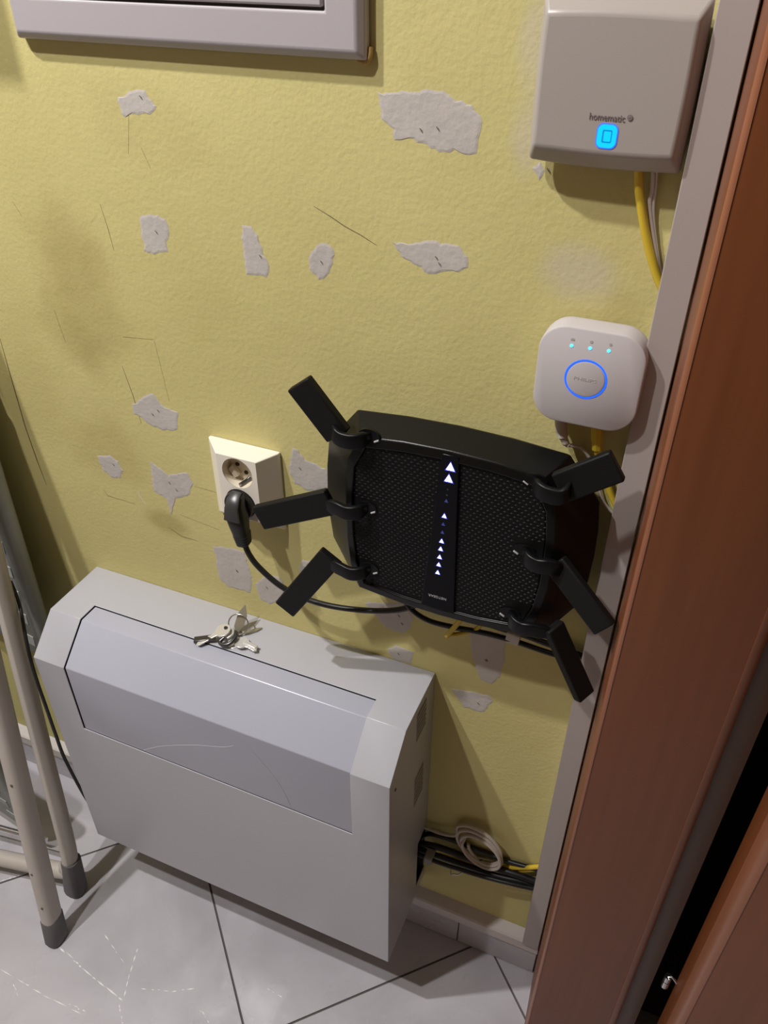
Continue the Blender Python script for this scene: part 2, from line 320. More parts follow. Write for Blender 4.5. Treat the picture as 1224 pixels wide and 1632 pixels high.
# filler patches: thin skins of filler with ragged outlines, each with a pit or two
PATCHES = [
 [(-376, 1211), (-363, 1216), (-353, 1219), (-345, 1218), (-338, 1211), (-334, 1206), (-339, 1201), (-348, 1199), (-360, 1199), (-371, 1195), (-375, 1198), (-376, 1206)],
 [(-119, 1231), (-98, 1234), (-63, 1237), (-57, 1232), (-40, 1228), (-31, 1217), (-32, 1208), (-34, 1194), (-44, 1192), (-52, 1195), (-62, 1192), (-76, 1196), (-92, 1201), (-104, 1198), (-105, 1206), (-116, 1213), (-117, 1224)],
 [(-375, 1105), (-361, 1110), (-345, 1106), (-341, 1097), (-347, 1084), (-347, 1075), (-365, 1069), (-376, 1071), (-376, 1087)],
 [(-258, 1111), (-248, 1110), (-241, 1104), (-238, 1089), (-231, 1072), (-236, 1065), (-257, 1064), (-260, 1080)],
 [(-188, 1093), (-180, 1103), (-170, 1106), (-162, 1100), (-164, 1088), (-170, 1075), (-179, 1071), (-188, 1079)],
 [(-106, 1115), (-91, 1115), (-68, 1121), (-45, 1119), (-35, 1111), (-36, 1103), (-44, 1096), (-52, 1097), (-68, 1091), (-85, 1099), (-96, 1104)],
 [(-432, 883), (-413, 898), (-398, 905), (-394, 895), (-384, 889), (-369, 887), (-373, 862), (-399, 857), (-416, 861), (-423, 868), (-434, 870)],
 [(-507, 793), (-485, 800), (-475, 793), (-469, 781), (-477, 767), (-491, 765), (-502, 772)],
 [(-423, 807), (-413, 800), (-399, 793), (-369, 804), (-364, 790), (-373, 769), (-395, 758), (-406, 730), (-409, 754), (-427, 761)],
 [(-222, 874), (-215, 874), (-208, 863), (-196, 862), (-179, 856), (-175, 833), (-207, 822), (-222, 828), (-229, 843)],
 [(-349, 697), (-320, 703), (-302, 702), (-296, 663), (-301, 634), (-334, 633), (-347, 640)],
 [(-291, 654), (-273, 676), (-255, 677), (-247, 664), (-254, 640), (-274, 624), (-287, 628)],
 [(-222, 715), (-204, 719), (-211, 682), (-227, 681)],
 [(-139, 676), (-90, 694), (-74, 675), (-78, 658), (-89, 643), (-110, 645)],
 [(-108, 608), (-96, 621), (-73, 617), (-76, 596), (-101, 594)],
 [(-8, 685), (36, 692), (39, 658), (36, 620), (27, 605), (12, 607), (2, 638)],
 [(-22, 575), (26, 584), (31, 575), (21, 550), (-4, 548)],
 [(12, 1187), (18, 1193), (21, 1187), (18, 1179)]]
for p in PATCHES:
    q = [Vector(a) / 1000 for a in p]; out = []
    for i, a in enumerate(q):
        b = q[(i + 1) % len(q)]; m = max(2, int((b - a).length / .0035)); nn = Vector((-(b - a).y, (b - a).x)).normalized()
        for k in range(m): out.append(tuple(a.lerp(b, k / m) + nn * random.uniform(-.0012, .0012)))
    c = sum(q, Vector((0, 0))) / len(q)
    ins = [tuple(Vector(a) + (c - Vector(a)).normalized() * .0022) for a in out]
    pt = obj('filler_patch', loft([[(x, 0.0003, z) for x, z in out], [(x, -.0001, z) for x, z in out], [(x, -.0004, z) for x, z in ins]]), 'patch', wall)
    for k in range(1 if (q[0] - q[len(q) // 2]).length < .06 else 2):
        px, pz = c.x + random.uniform(-.008, .008), c.y + random.uniform(-.005, .008)
        obj('pit', strip_on_wall([(px - .0016, pz + .0008), (px, pz - .0008), (px + .0010, pz - .0022)], .0012, -.0008, -.0003), 'pit', pt)
MARKS = [([(-421, 1112), (-417, 1088), (-415, 1066)], .5), ([(-359, 1170), (-352, 1152)], .5), ([(-181, 1137), (-165, 1130), (-151, 1123), (-135, 1117), (-120, 1110)], .7), ([(-436, 932), (-429, 896), (-425, 859)], .8), ([(-517, 985), (-512, 947)], .7),
         ([(-615, 933), (-616, 880), (-617, 810), (-614, 760), (-610, 720)], 1.6), ([(-510, 741), (-505, 732), (-462, 731)], .6), ([(-426, 969), (-385, 973)], .6), ([(-384, 972), (-378, 899)], .35), ([(-363, 786), (-332, 785)], .7), ([(-392, 734), (-335, 727)], .6),
         ([(-365, 1206), (-375, 1163)], .3), ([(-415, 707), (-396, 698), (-372, 698)], .9), ([(-537, 1102), (-529, 1087)], .5)]
for m, wd in MARKS: obj('pencil_mark', strip_on_wall([(a / 1000, b / 1000) for a, b in m], wd / 1000, -.00015, .0002), 'mark', wall)
obj('white_scuff', strip_on_wall([(-.449, .755), (-.452, .748), (-.444, .733)], .0012, -.0002, .0002), 'white_mark', wall)

# ledge and skirting tiles along the wall foot
bb = struct(obj('baseboard_back', prism_z([(0, 0)] * 0 or [(X0, -.010), (.30, -.010), (.30, 0), (X0, 0)], 0, .0675), 'grout'))
xs = [.0225 + k * .33 for k in range(-6, 2)]
for a, b in zip(xs[:-1], xs[1:]):
    b2 = min(b, .149)
    if b2 > a: obj('skirting_tile', box(a + .0008, b2 - .0008, -.0135, -.002, .0015, .067), 'tile', bb, bevel=.001)
prof = [(0, .067), (-.017, .067), (-.017, .086), (-.0145, .0885), (0, .0965)]
struct(obj('trim_2', loft([[(x, y, z) for y, z in prof] for x in (X0, .1488)]), 'ledge'))

# cable trunking beside the door: cover, side with cut-outs for the cables
duct = thing('cable_trunking', (.136, 0, .086), 'narrow white cable trunking running up the wall beside the brown door frame', 'cable trunking')
obj('cover', box(.1243, .1486, -.0210, -.0190, .0885, 2.3), 'duct', duct, bevel=.0008)
obj('side_wall', merge(*[box(.1243, .1255, -.0192, -.0005, a, b) for a, b in ((.0965, .222), (.305, .672), (.712, .885), (.925, 1.09), (1.135, 2.3))]), 'duct', duct)
obj('base', box(.1265, .1475, -.002, -.0004, .0970, 2.3), 'duct', duct)

# ------------------------------------------------------------------ door frame and door leaf
post = [(.1492, 0), (.1496, -.010), (.1572, -.1055), (.1584, -.1092), (.1612, -.1105), (.262, -.1105), (.2665, -.1090), (.2685, -.1045), (.2685, .115), (.1492, .115)]
pst = struct(obj('trim_1', prism_z(post, 0, 2.12), 'door', smooth=20))
obj('edge_highlight', prism_z([(.1573, -.1075), (.1583, -.1098), (.1602, -.1109), (.1616, -.1111), (.1616, -.1100), (.1600, -.1094), (.1588, -.1082), (.1580, -.1070)], 0, 2.12), 'dooredge', pst, smooth=60)  # lighter brown strip paints the highlight along the rounded corner
obj('edge_highlight', prism_z([(.2600, -.1112), (.2658, -.1101), (.2690, -.1060), (.2680, -.1050), (.2650, -.1090), (.2600, -.1100)], 0, 2.12), 'dooredge', pst, smooth=60)  # same painted light line along the right-hand corner
jamb = struct(obj('trim_3', prism_z([(.2687, .113), (.2687, -.084), (.272, -.0905), (.279, -.0915), (.288, -.089), (.2945, -.086), (.2955, -.08), (.2955, .113)], 0, 2.06), 'seal', smooth=40))
obj('door_stop', box(.2957, .311, .050, .113, 0, 2.02), 'dark', jamb)  # stop kept near black, the gap's shade put into its colour
door = bpy.data.objects.new('door_1', None); COL.objects.link(door); BASE[door.name] = (.33, -.08, 0); door.location = (.33, -.08, 0); struct(door)
leaf = [(.3190, -.098), (.3203, -.110), (.3240, -.121), (.3285, -.1290), (.3335, -.1310), (1.15, -.185), (1.15, -.143), (.3190, -.088)]
obj('leaf', prism_z(leaf, .008, 2.05), 'door', door, smooth=30)
obj('leaf_edge', prism_z([(.3214, -.1150), (.3255, -.1262), (.3292, -.1302), (.3345, -.1318), (.3345, -.1306), (.3285, -.1286), (.3240, -.1206), (.3222, -.1148)], .008, 2.05), 'dooredge', door, smooth=60)
hg = obj('hinge', merge(tube([(.3085, -.088, .262), (.3085, -.088, .275)], .0048, 12, 0), tube([(.3085, -.088, .2765), (.3085, -.088, .287)], .0048, 12, 0)), 'steel', door, smooth=40)
obj('hinge_pin', tube([(.3085, -.088, .287), (.312, -.0895, .291), (.319, -.092, .286)], .0016, 8, 4), 'steel', hg, smooth=40)
# space behind the door gap, its darkness put into near-black walls
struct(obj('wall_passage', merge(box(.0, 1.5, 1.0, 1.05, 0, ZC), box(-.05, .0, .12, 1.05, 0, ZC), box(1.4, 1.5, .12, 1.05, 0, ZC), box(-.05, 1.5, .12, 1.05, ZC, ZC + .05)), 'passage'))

# ------------------------------------------------------------------ white distribution cover, top of the wall
fz = thing('fuse_box_cover', (-.297, 0, 1.2545), 'large white metal cover with a recessed door at the top of the wall', 'fuse box')
fx0, fx1, fz0, fz1 = -.470, -.125, 1.2545, 1.71
def frame_geo(o, i, y):
    (a0, a1, b0, b1), (c0, c1, d0, d1) = o, i
    return [(a0, y, b0), (a1, y, b0), (a1, y, b1), (a0, y, b1)], [(c0, y, d0), (c1, y, d0), (c1, y, d1), (c0, y, d1)]
ob, _ = frame_geo((fx0, fx1, fz0, fz1), (0, 0, 0, 0), -.0015); of, _ = frame_geo((fx0, fx1, fz0, fz1), (0, 0, 0, 0), -.008)
o2, i2 = frame_geo((fx0 + .006, fx1 - .006, fz0 + .006, fz1 - .006), (-.441, -.157, 1.2865, 1.68), -.0135)
_, i1 = frame_geo((0, 0, 0, 0), (-.441, -.157, 1.2865, 1.68), -.006)
obj('frame', loft([ob, of, o2, i2, i1], cap=False), 'fuse', fz, bevel=.0018, seg=3)
obj('gap_shade', box(-.442, -.156, -.006, -.0015, 1.2855, 1.681), 'gap', fz)  # dark sheet paints the shade in the gap round the door
obj('cover_door', prism([(-.4385, 1.289), (-.1595, 1.289), (-.1595, 1.6775), (-.4385, 1.6775)], -.006, -.0125), 'fuse', fz, bevel=.0018, seg=3)
obj('glue_blob', tube([(-.134, -.003, 1.254), (-.127, -.004, 1.253), (-.1235, -.004, 1.2575), (-.1235, -.003, 1.2635)], .0022, 8, 4), 'glue', fz, smooth=60)

# wall cabinet out of the frame at the upper left: throws the shadow at the picture's upper left corner
cb = thing('wall_cabinet', (-.88, 0, 1.425), 'plain white wall cabinet hung to the left of the fuse box cover', 'cabinet')
obj('body', box(-1.2, -.562, -.10, -.0005, 1.425, 1.95), 'cabinet', cb, bevel=.002)
obj('door', box(-1.198, -.564, -.112, -.101, 1.427, 1.948), 'cabinet', cb, bevel=.002)

# ------------------------------------------------------------------ light grey electrical enclosure
ex0, ex1, exa, exb = -.558, -.044, -.508, -.0940
P = [(-.0004, .594), (-.067, .594), (-.0958, .594), (-.1445, .548), (-.1445, .4255), (-.1445, .1345)]
enc = thing('wall_enclosure', (-.30, 0, .1345), 'light grey sheet metal enclosure with a sloping front panel mounted low on the wall', 'enclosure')
V = [(x, y, z) for (y, z) in P for x in (ex0, exa, exb, ex1)]; F = []
for k in range(5):
    for c in range(3):
        if c == 1 and k in (1, 2, 3): continue
        F.append((k * 4 + c, k * 4 + c + 1, k * 4 + 5 + c, k * 4 + 4 + c))
n = len(V); V += [(ex0, -.0004, .1345), (ex1, -.0004, .1345), (ex1, -.0004, .158), (ex1, -.036, .158), (ex1, -.036, .272), (ex1, -.0004, .272)]
F.append((0, 4, 8, 12, 16, 20, n)); F.append((3, 7, 11, 15, 19, 23, n + 1, n + 2, n + 3, n + 4, n + 5))
F.append((20, 21, 22, 23, n + 1, n))
obj('housing', (V, F), 'shell', enc, solid=.0016, bevel=.0012, seg=2)
obj('inner_shade', merge(box(ex0 + .003, ex1 - .003, -.060, -.003, .278, .590), box(ex0 + .003, ex1 - .003, -.134, -.060, .14, .42), box(ex0 + .003, -.062, -.058, -.003, .137, .278), box(ex0 + .003, ex1 - .0018, -.0026, -.0006, .137, .59)), 'dark', enc)  # near-black blocks put the interior's shade behind the side cut-out
off = .0016
CP = [(-.0675, .594 - off), (-.0952, .594 - off), (-.1445 + off, .5475), (-.1445 + off, .4252)]
obj('cover_panel', ([(x, y, z) for (y, z) in CP for x in (exa + .0011, exb + .0004)], [(2 * k, 2 * k + 1, 2 * k + 3, 2 * k + 2) for k in range(3)]), 'cover', enc, solid=.003, bevel=.009, seg=6)
yp = -.1445 + off
cp = [o for o in enc.children if o.name.startswith('cover_panel')][0]
arc1 = [(-.407, .4285), (-.368, .457), (-.316, .485), (-.272, .504), (-.255, .515)]; arc2 = [(-.255, .536), (-.228, .520), (-.20, .453 + .03), (-.187, .455), (-.18, .430)]
obj('scratch', tube([(x, yp - .00005, z) for x, z in arc1], .00022, 6, 6), 'hair', cp); obj('scratch', tube([(x, yp - .00005, z) for x, z in arc2], .00022, 6, 6), 'hairdark', cp)
for k, (zz, hh) in enumerate(((.556, .050), (.426, .060))):   # louvre fields in the right-hand side
    vt = obj('vent', box(ex1 - .0008, ex1 + .0004, -.061, -.030, zz - hh / 2, zz + hh / 2), 'vent', enc)
    for q in range(6):
        z = zz - hh / 2 + hh * (q + .5) / 6
        obj('slat', box(ex1 + .0002, ex1 + .0012, -.060, -.031, z - .0022, z + .0022), 'vent', vt)
obj('screw', loft([[(ex1 + d, -.127 + r * math.cos(a * math.pi / 5), .523 + r * math.sin(a * math.pi / 5)) for a in range(10)] for d, r in ((-.0005, .0022), (.0006, .0022), (.0010, .0012))]), 'darkmetal', enc, smooth=40)
obj('cam_lock', loft([[(-.297 + r * math.cos(a * math.pi / 10), -.056 + r * math.sin(a * math.pi / 10), z) for a in range(20)] for z, r in ((.5935, .0085), (.5955, .0085), (.5962, .0075))]), 'chrome', enc, smooth=40)

# ------------------------------------------------------------------ keys lying on the enclosure
kb = thing('key_bunch', (-.305, -.05, .594), 'bunch of small silver keys on a ring lying on the grey enclosure', 'keys')
def key(centre, ang, bow_r, blade, width, th, material, name='key', tilt=0.0, bow_z=None, hole=True):
    n = 18; c = Vector(centre); d = Vector((math.cos(ang), math.sin(ang), 0)); s = Vector((-d.y, d.x, 0)); up = Vector((0, 0, 1))
    d2 = (d * math.cos(tilt) + up * math.sin(tilt)); nn = s.cross(d2) * -1
    L = []
    a0 = math.asin(min(.95, width / 2 / bow_r))
    for k in range(n + 1):
        a = a0 + (2 * math.pi - 2 * a0) * k / n
        L.append(c + d2 * bow_r * math.cos(a) + s * bow_r * math.sin(a))
    m = 7
    for k in range(m):                                        # bitting along one side
        t = (k + .5) / m; L.append(c + d2 * (bow_r + blade * t) + s * (-width / 2 + (0.0012 if k % 2 else 0)))
    L.append(c + d2 * (bow_r + blade + .003)); L.append(c + d2 * (bow_r + blade) + s * width / 2)
    return loft([[p - nn * th / 2 for p in L], [p + nn * th / 2 for p in L]])
k1 = obj('key', key((-.3165, -.049, .6045), math.radians(232), .0105, .024, .007, .0022, 'chrome', tilt=-.22), 'chrome', kb, bevel=.0004)
obj('bow_hole', tube([(-.3140, -.0455, .6062), (-.3137, -.0452, .6078)], .0026, 10, 0), 'darkmetal', k1, smooth=40)
obj('key', key((-.286, -.054, .5995), math.radians(-12), .0095, .013, .0065, .0022, 'chrome'), 'chrome', kb, bevel=.0004)
k3 = obj('key', obox((-.3335, -.066, .5985), (math.cos(3.6), math.sin(3.6), -.12), (-math.sin(3.6), math.cos(3.6), 0), (0, 0, 1), .028, .009, .0045), 'darkmetal', kb, bevel=.001); k3['label'] = 'dark steel key'
obj('key', obox((-.2735, -.0535, .6), (math.cos(-.16), math.sin(-.16), 0), (-math.sin(-.16), math.cos(-.16), 0), (0, 0, 1), .02, .0062, .0036), 'chrome', kb, bevel=.0008)
obj('snap_hook', tube([(-.305, -.043, .603), (-.298, -.047, .606), (-.2945, -.055, .605), (-.298, -.064, .602), (-.306, -.067, .600), (-.312, -.064, .600), (-.309, -.058, .603)], .0026, 10, 6), 'darkmetal', kb, smooth=50)
obj('clip_bar', tube([(-.302, -.046, .6085), (-.2985, -.054, .6090), (-.302, -.061, .607)], .0016, 8, 6), 'chrome', kb, smooth=50)
rc = Vector((-.302, -.034, .6075)); ra = Vector((.95, .2, .05)).normalized(); rb = Vector((-.15, .45, .88)).normalized()
obj('key_ring', tube([rc + ra * .0135 * math.cos(a * math.pi / 10) + rb * .0135 * math.sin(a * math.pi / 10) for a in range(21)], .0009, 8, 2, closed=True), 'steel', kb, smooth=60)
tg = [Vector(p) for p in ((-.302, -.040, .5965), (-.2965, -.031, .603), (-.2955, -.022, .614), (-.3005, -.015, .628), (-.3075, -.024, .6165), (-.3085, -.035, .603))]
nn = Vector((.55, -.75, .3)).normalized() * .0007
obj('metal_tag', loft([[p - nn for p in tg], [p + nn for p in tg]]), 'brass', kb, bevel=.0003)
kr2 = [(-.302, -.034, .5958), (-.293, -.030, .5958), (-.284, -.021, .5958), (-.277, -.0175, .5958), (-.281, -.026, .5958), (-.291, -.036, .5958)]
obj('flat_key', loft([[(x, y, z - .0010) for x, y, z in kr2], [(x, y, z + .0010) for x, y, z in kr2]]), 'brass', kb, bevel=.0003)

# ------------------------------------------------------------------ six-antenna router, mounted upside down
RC = (-.024, 0, .855)
rt = thing('wifi_router', (-.024, -.001, .855), 'black angular router with six paddle antennas hung upside down on the wall', 'router')
HB = [(.104, .104), (.052, .1085), (0, .110), (-.052, .1085), (-.104, .104), (-.137, .062), (-.1405, .03), (-.1415, 0), (-.1405, -.03), (-.137, -.062), (-.112, -.106), (-.052, -.1095), (0, -.110), (.052, -.1095), (.112, -.106), (.137, -.062), (.1405, -.03), (.1415, 0), (.1405, .03), (.137, .062)]
HR = [(.088, .094), (.044, .099), (0, .1005), (-.044, .099), (-.088, .094), (-.101, .066), (-.104, .03), (-.1045, 0), (-.104, -.03), (-.101, -.066), (-.092, -.096), (-.044, -.102), (0, -.1035), (.044, -.102), (.092, -.096), (.102, -.066), (.106, -.03), (.1065, 0), (.106, .03), (.102, .066)]
HM = [(x * .93, z * .90) for x, z in HR]
def ring(h, y, k=1.0): return [(RC[0] + x * k, y, RC[2] + z * k) for x, z in h]
obj('casing', loft([ring(HB, -.012, .86), ring(HB, -.024, .97), ring(HB, -.030), ring(HR, -.061), ring(HM, -.0625), ring(HM, -.059)]), 'black', rt, bevel=.0012, seg=2)
obj('wall_mount', box(-.07, .02, -.0125, -.0005, .82, .90), 'black', rt, bevel=.002)
# perforated lid: a dense woven field of small facets, one part
VV, FF = [], []
row = 0; z = RC[2] - .088
while z < RC[2] + .088:
    x = RC[0] - .096 + (.0032 if row % 2 else 0)
    while x < RC[0] + .098:
        rx, rz = x - RC[0], z - RC[2]
        lim = .098 - max(0, abs(rz) - .062) * .8
        sw = .0095 + (.0845 - rz + 0) * .045                  # keep clear of the light bar
        if abs(rx) < lim and abs(x - (-.0215 - (.09 - rz) * .022)) > sw and abs(rz) < .0885 - abs(rx) * .05:
            if not any(abs(rz - hz) < .010 and abs(rx) > .070 for hz in (.094, .013, -.066)):
                b = len(VV); y0 = -.0600
                VV += [(x - .0017, y0, z), (x, y0, z - .0011), (x + .0017, y0, z), (x, y0, z + .0011), (x - .0002, y0 - .0009, z + .0002)]
                FF += [(b, b + 1, b + 4), (b + 1, b + 2, b + 4), (b + 2, b + 3, b + 4), (b + 3, b, b + 4)]
        x += .0064
    z += .0034; row += 1
me = obj('lid_mesh', (VV, FF), 'bead', rt); me['kind'] = 'stuff'  # facets lighter than the lid, their glints put into the grey
obj('lid', loft([ring(HM, -.0585, .985), ring(HM, -.0600, .985)]), 'meshm', rt)
lb = obj('light_bar', prism([(-.0445, .7605), (-.0075, .7605), (-.0125, .952), (-.0295, .952)], -.0590, -.0625), 'strip', rt, bevel=.0012)
yl = -.0627
def tri(x, z, s): return prism([(x - s * .85, z - s * .75), (x + s * .85, z - s * .75), (x, z + s)], yl - .0003, yl + .0008)
for x, z, s in ((-.0205, .9400, .0064), (-.0215, .9270, .0061), (-.0237, .8835, .0040), (-.0250, .8525, .0038), (-.0256, .8425, .0038), (-.0262, .8320, .0038), (-.0267, .8220, .0038), (-.0274, .8115, .0038)): obj('light_bloom', prism([(x - s * .85, z - s * .75), (x + s * .85, z - s * .75), (x, z + s)], yl - .0001, yl + .0008), 'ledglow', lb)  # wider blue triangles paint the bloom around each lit LED
for x, z, s in ((-.0205, .9400, .0048), (-.0215, .9270, .0045)): obj('arrow_light', tri(x, z, s), 'led', lb)
for x, z in ((-.0237, .8835), (-.0250, .8525), (-.0256, .8425), (-.0262, .8320), (-.0267, .8220), (-.0274, .8115)): obj('status_light', tri(x, z, .0025), 'led', lb)
for x, z in ((-.0226, .9015), (-.0243, .8735), (-.0247, .8635)): obj('status_light', tri(x, z, .0022), 'leddim', lb)
for x, z in ((-.0218, .9150), (-.0222, .9085)): obj('status_light', tri(x, z, .0015), 'ledoff', lb)
text('logo', 'NETGEAR', .0042, (-.0262, yl - .0003, .7785), 'logo', lb, upside=True, width=.0195)

def strap(path, th, ht):
    pp = spline(path, 6); secs = []
    for i, p in enumerate(pp):
        t = (pp[min(i + 1, len(pp) - 1)] - pp[max(i - 1, 0)]).normalized()
        v = Vector((0, 0, 1)); v = (v - t * v.dot(t)).normalized(); u = t.cross(v)
        k = min(1.0, .55 + .45 * min(i, len(pp) - 1 - i) / 4)
        secs.append(rr3(p, th * k, ht * k, u, v, .38, 4))
    return loft(secs)
def antenna(root, tip, wdir, wid=.0285, th=.0095, sock=None, twist=0):
    a = (Vector(tip) - Vector(root)); ln = a.length; a.normalize()
    wv = Vector(wdir); wv = (wv - a * wv.dot(a)).normalized(); t = a.cross(wv)
    o = obj('antenna', obox((Vector(root) + Vector(tip)) / 2, a, wv, t, ln, wid, th), 'blade', rt, bevel=.0018, seg=3)
    s = Vector(sock); r = Vector(root); sx = 1 if s.x > RC[0] else -1
    e = r + a * .012
    path = [s + Vector((-sx * .007, .004, 0)), s + Vector((0, -.006, -.001)), s + Vector((sx * .010, -.0095, -.002)), s + Vector((sx * .022, -.008, -.001)), e]
    obj('hinge_arm', strap(path, .0062, .0165), 'gloss', o, smooth=50)
    g = s + Vector((-sx * .010, .0036, -.004))
    obj('pivot_well', loft([[(g.x + sx * .004 + .011 * math.cos(q * math.pi / 10), y, g.z + .005 + .0068 * math.sin(q * math.pi / 10)) for q in range(20)] for y in (-.0588, -.0614)]), 'gloss', o, smooth=40)
    obj('pivot_glint', obox((g.x - sx * .0035, -.0618, g.z + .001), (.85, 0, .5 * -sx), (-.5 * -sx, 0, .85), (0, 1, 0), .0058, .0018, .0016), 'logo', o, bevel=.0005)  # small grey sliver painted as a silver glint at the pivot
    return o
# root, tip (world), width direction
antenna((-.132, -.064, .948), (-.1705, -.066, .9965), (.79, 0, .62), sock=(-.108, -.064, .952))
antenna((-.142, -.066, .8695), (-.2285, -.068, .8255), (-.45, 0, .89), sock=(-.112, -.064, .868))
antenna((-.145, -.067, .7975), (-.2075, -.067, .700), (-.84, 0, .54), wid=.027, sock=(-.110, -.064, .789))
antenna((.079, -.061, .9435), (.1235, -.0565, .9755), (-.55, .1, .83), wid=.029, sock=(.063, -.064, .944))
antenna((.086, -.060, .860), (.1435, -.082, .8165), (.25, .10, .90), wid=.0235, sock=(.062, -.064, .864))
antenna((.094, -.062, .783), (.1375, -.066, .704), (.62, .95, .15), wid=.021, th=.0105, sock=(.056, -.064, .781))

# ------------------------------------------------------------------ double wall socket
sk = thing('double_wall_socket', (-.283, 0, .76), 'cream double power socket with sloping sides on the yellow wall', 'wall socket')
sx0, sx1, sz0, sz1 = -.3035, -.2530, .7825, .8645; yf = -.0285
bx0, bx1, bz0, bz1 = -.3285, -.2375, .760, .866
def hole_panel(x0, x1, z0, z1, c, r, y, n=40):
    ang = sorted(set([2 * math.pi * k / n for k in range(n)] + [math.atan2(z - c[1], x - c[0]) % (2 * math.pi) for x in (x0, x1) for z in (z0, z1)]))
    I, O = [], []
    for a in ang:
        dx, dz = math.cos(a), math.sin(a); t = 1e9
        if dx > 1e-9: t = min(t, (x1 - c[0]) / dx)
        if dx < -1e-9: t = min(t, (x0 - c[0]) / dx)
        if dz > 1e-9: t = min(t, (z1 - c[1]) / dz)
        if dz < -1e-9: t = min(t, (z0 - c[1]) / dz)
        I.append((c[0] + r * dx, y, c[1] + r * dz)); O.append((c[0] + t * dx, y, c[1] + t * dz))
    return loft([O, I], cap=False)
zm = (sz0 + sz1) / 2; scx = (sx0 + sx1) / 2; c1, c2 = (scx, (zm + sz1) / 2), (scx, (zm + sz0) / 2); rw = .0194
sides = loft([[(bx0, -.0005, bz0), (bx1, -.0005, bz0), (bx1, -.0005, bz1), (bx0, -.0005, bz1)], [(bx0, -.004, bz0), (bx1, -.004, bz0), (bx1, -.004, bz1), (bx0, -.004, bz1)], [(sx0, yf, sz0), (sx1, yf, sz0), (sx1, yf, sz1), (sx0, yf, sz1)]], cap=False)
obj('faceplate', merge(sides, hole_panel(sx0, sx1, zm, sz1, c1, rw, yf), hole_panel(sx0, sx1, sz0, zm, c2, rw, yf)), 'socket', sk, bevel=.0012, seg=3)
for c in (c1, c2):
    n = 32
    wl = obj('socket_well', loft([[(c[0] + r * math.cos(2 * math.pi * k / n), y, c[1] + r * math.sin(2 * math.pi * k / n)) for k in range(n)] for y, r in ((yf + .0002, rw), (-.0125, rw - .0008), (-.012, .0002))], cap=False), 'socketwell', sk, smooth=40)
    if c is c1:
        for q in ((-.0092, .0007), (.0012, -.0079)):
            obj('contact_hole', disc(Vector(c) + Vector(q), .0025, -.0131, -.0121, 14), 'pinhole', wl)
        obj('earth_clip', tube([(c[0] + .0065, -.0128, c[1] - .0125), (c[0] + .0045, -.0165, c[1] - .0150), (c[0] + .0025, -.0215, c[1] - .0158), (c[0] + .0002, -.0262, c[1] - .0166)], .0022, 8, 4, flat=.5), 'darkmetal', wl, smooth=50)
        obj('clip_tip', tube([(c[0] + .0008, -.0252, c[1] - .0160), (c[0] - .0004, -.0272, c[1] - .0162)], .0018, 8, 2), 'steel', wl, smooth=50)
        obj('insert', prism([(c[0] - .0185, c[1] - .0045), (c[0] - .0105, c[1] - .0145), (c[0] - .0045, c[1] - .0105), (c[0] - .0135, c[1] + .0015)], -.0122, -.0195), 'socketwell', wl, bevel=.001)

# ------------------------------------------------------------------ router's mains plug and cord
pc = thing('power_cord', (-.275, -.03, .69), 'black mains plug in the lower socket with its black cord sagging to the router', 'power cord')
obj('plug_disc', loft([[(c2[0] + r * math.cos(2 * math.pi * k / 32), y, c2[1] + r * math.sin(2 * math.pi * k / 32)) for k in range(32)] for y, r in ((-.0185, .0178), (-.0325, .0186), (-.0355, .0176), (-.0362, .012))]), 'plug', pc, smooth=35)
ux = (1, .05, .1)
S = [((-.2755, -.0345, .8235), .0140, .004), ((-.2755, -.0400, .8215), .0165, .012), ((-.2752, -.0425, .8130), .0185, .020), ((-.2742, -.0440, .800), .0205, .0225), ((-.2738, -.0445, .7975), .0218, .0230),
     ((-.2725, -.0450, .788), .0205, .021), ((-.2710, -.0455, .777), .0175, .018), ((-.2705, -.0455, .7755), .0185, .0178), ((-.2690, -.0455, .7605), .0155, .0150), ((-.2688, -.0455, .7597), .011, .011)]
body = obj('plug_body', loft([rr3(c, a, b, ux, (0, 1, .12)) for c, a, b in S]), 'plug', pc, smooth=35)
S2 = [(-.2755, -.0375, .8255), (-.2755, -.0468, .8215), (-.2752, -.0535, .8125), (-.2742, -.0560, .8000), (-.2742, -.0567, .7975)]
obj('plug_grip', loft([[Vector(c) + Vector((sx * hw, 0, 0)) + Vector((0, dy, dz)) for sx, dy, dz in ((-1, .002, -.001), (-1, -.0006, .0004), (-.6, -.0016, .001), (.6, -.0016, .001), (1, -.0006, .0004), (1, .002, -.001))] for c, hw in zip(S2, (.0060, .0074, .0078, .0094, .0098))]), 'pluglit', body, smooth=50)  # grip in a lighter black, its lit upper face put into the colour
for k in range(4):
    z = .7735 - k * .0034; x = -.2702 + k * .0004
    obj('relief_rib', loft([rr3((x, -.0455, z + d), .0186 - k * .0007, .0182 - k * .0007, ux, (0, 1, .12)) for d in (-.0007, .0007)]), 'plug', body)
obj('cord', tube([(-.2689, -.0455, .761), (-.2630, -.0465, .746), (-.2525, -.0455, .7295), (-.228, -.044, .709), (-.200, -.040, .696), (-.163, -.036, .692), (-.116, -.032, .699), (-.078, -.028, .712), (-.052, -.023, .732), (-.047, -.0225, .745)], .0035, 12, 8), 'cable', pc, smooth=60)
def cable(name, pts, r, material, label, cat='cable', group=None, flat=1.0):
    b = Vector(pts[0]); o = obj(name, tube(pts, r, 10, 8, flat=flat), material, base=tuple(b), smooth=60)
    return tag(o, label, cat, group)
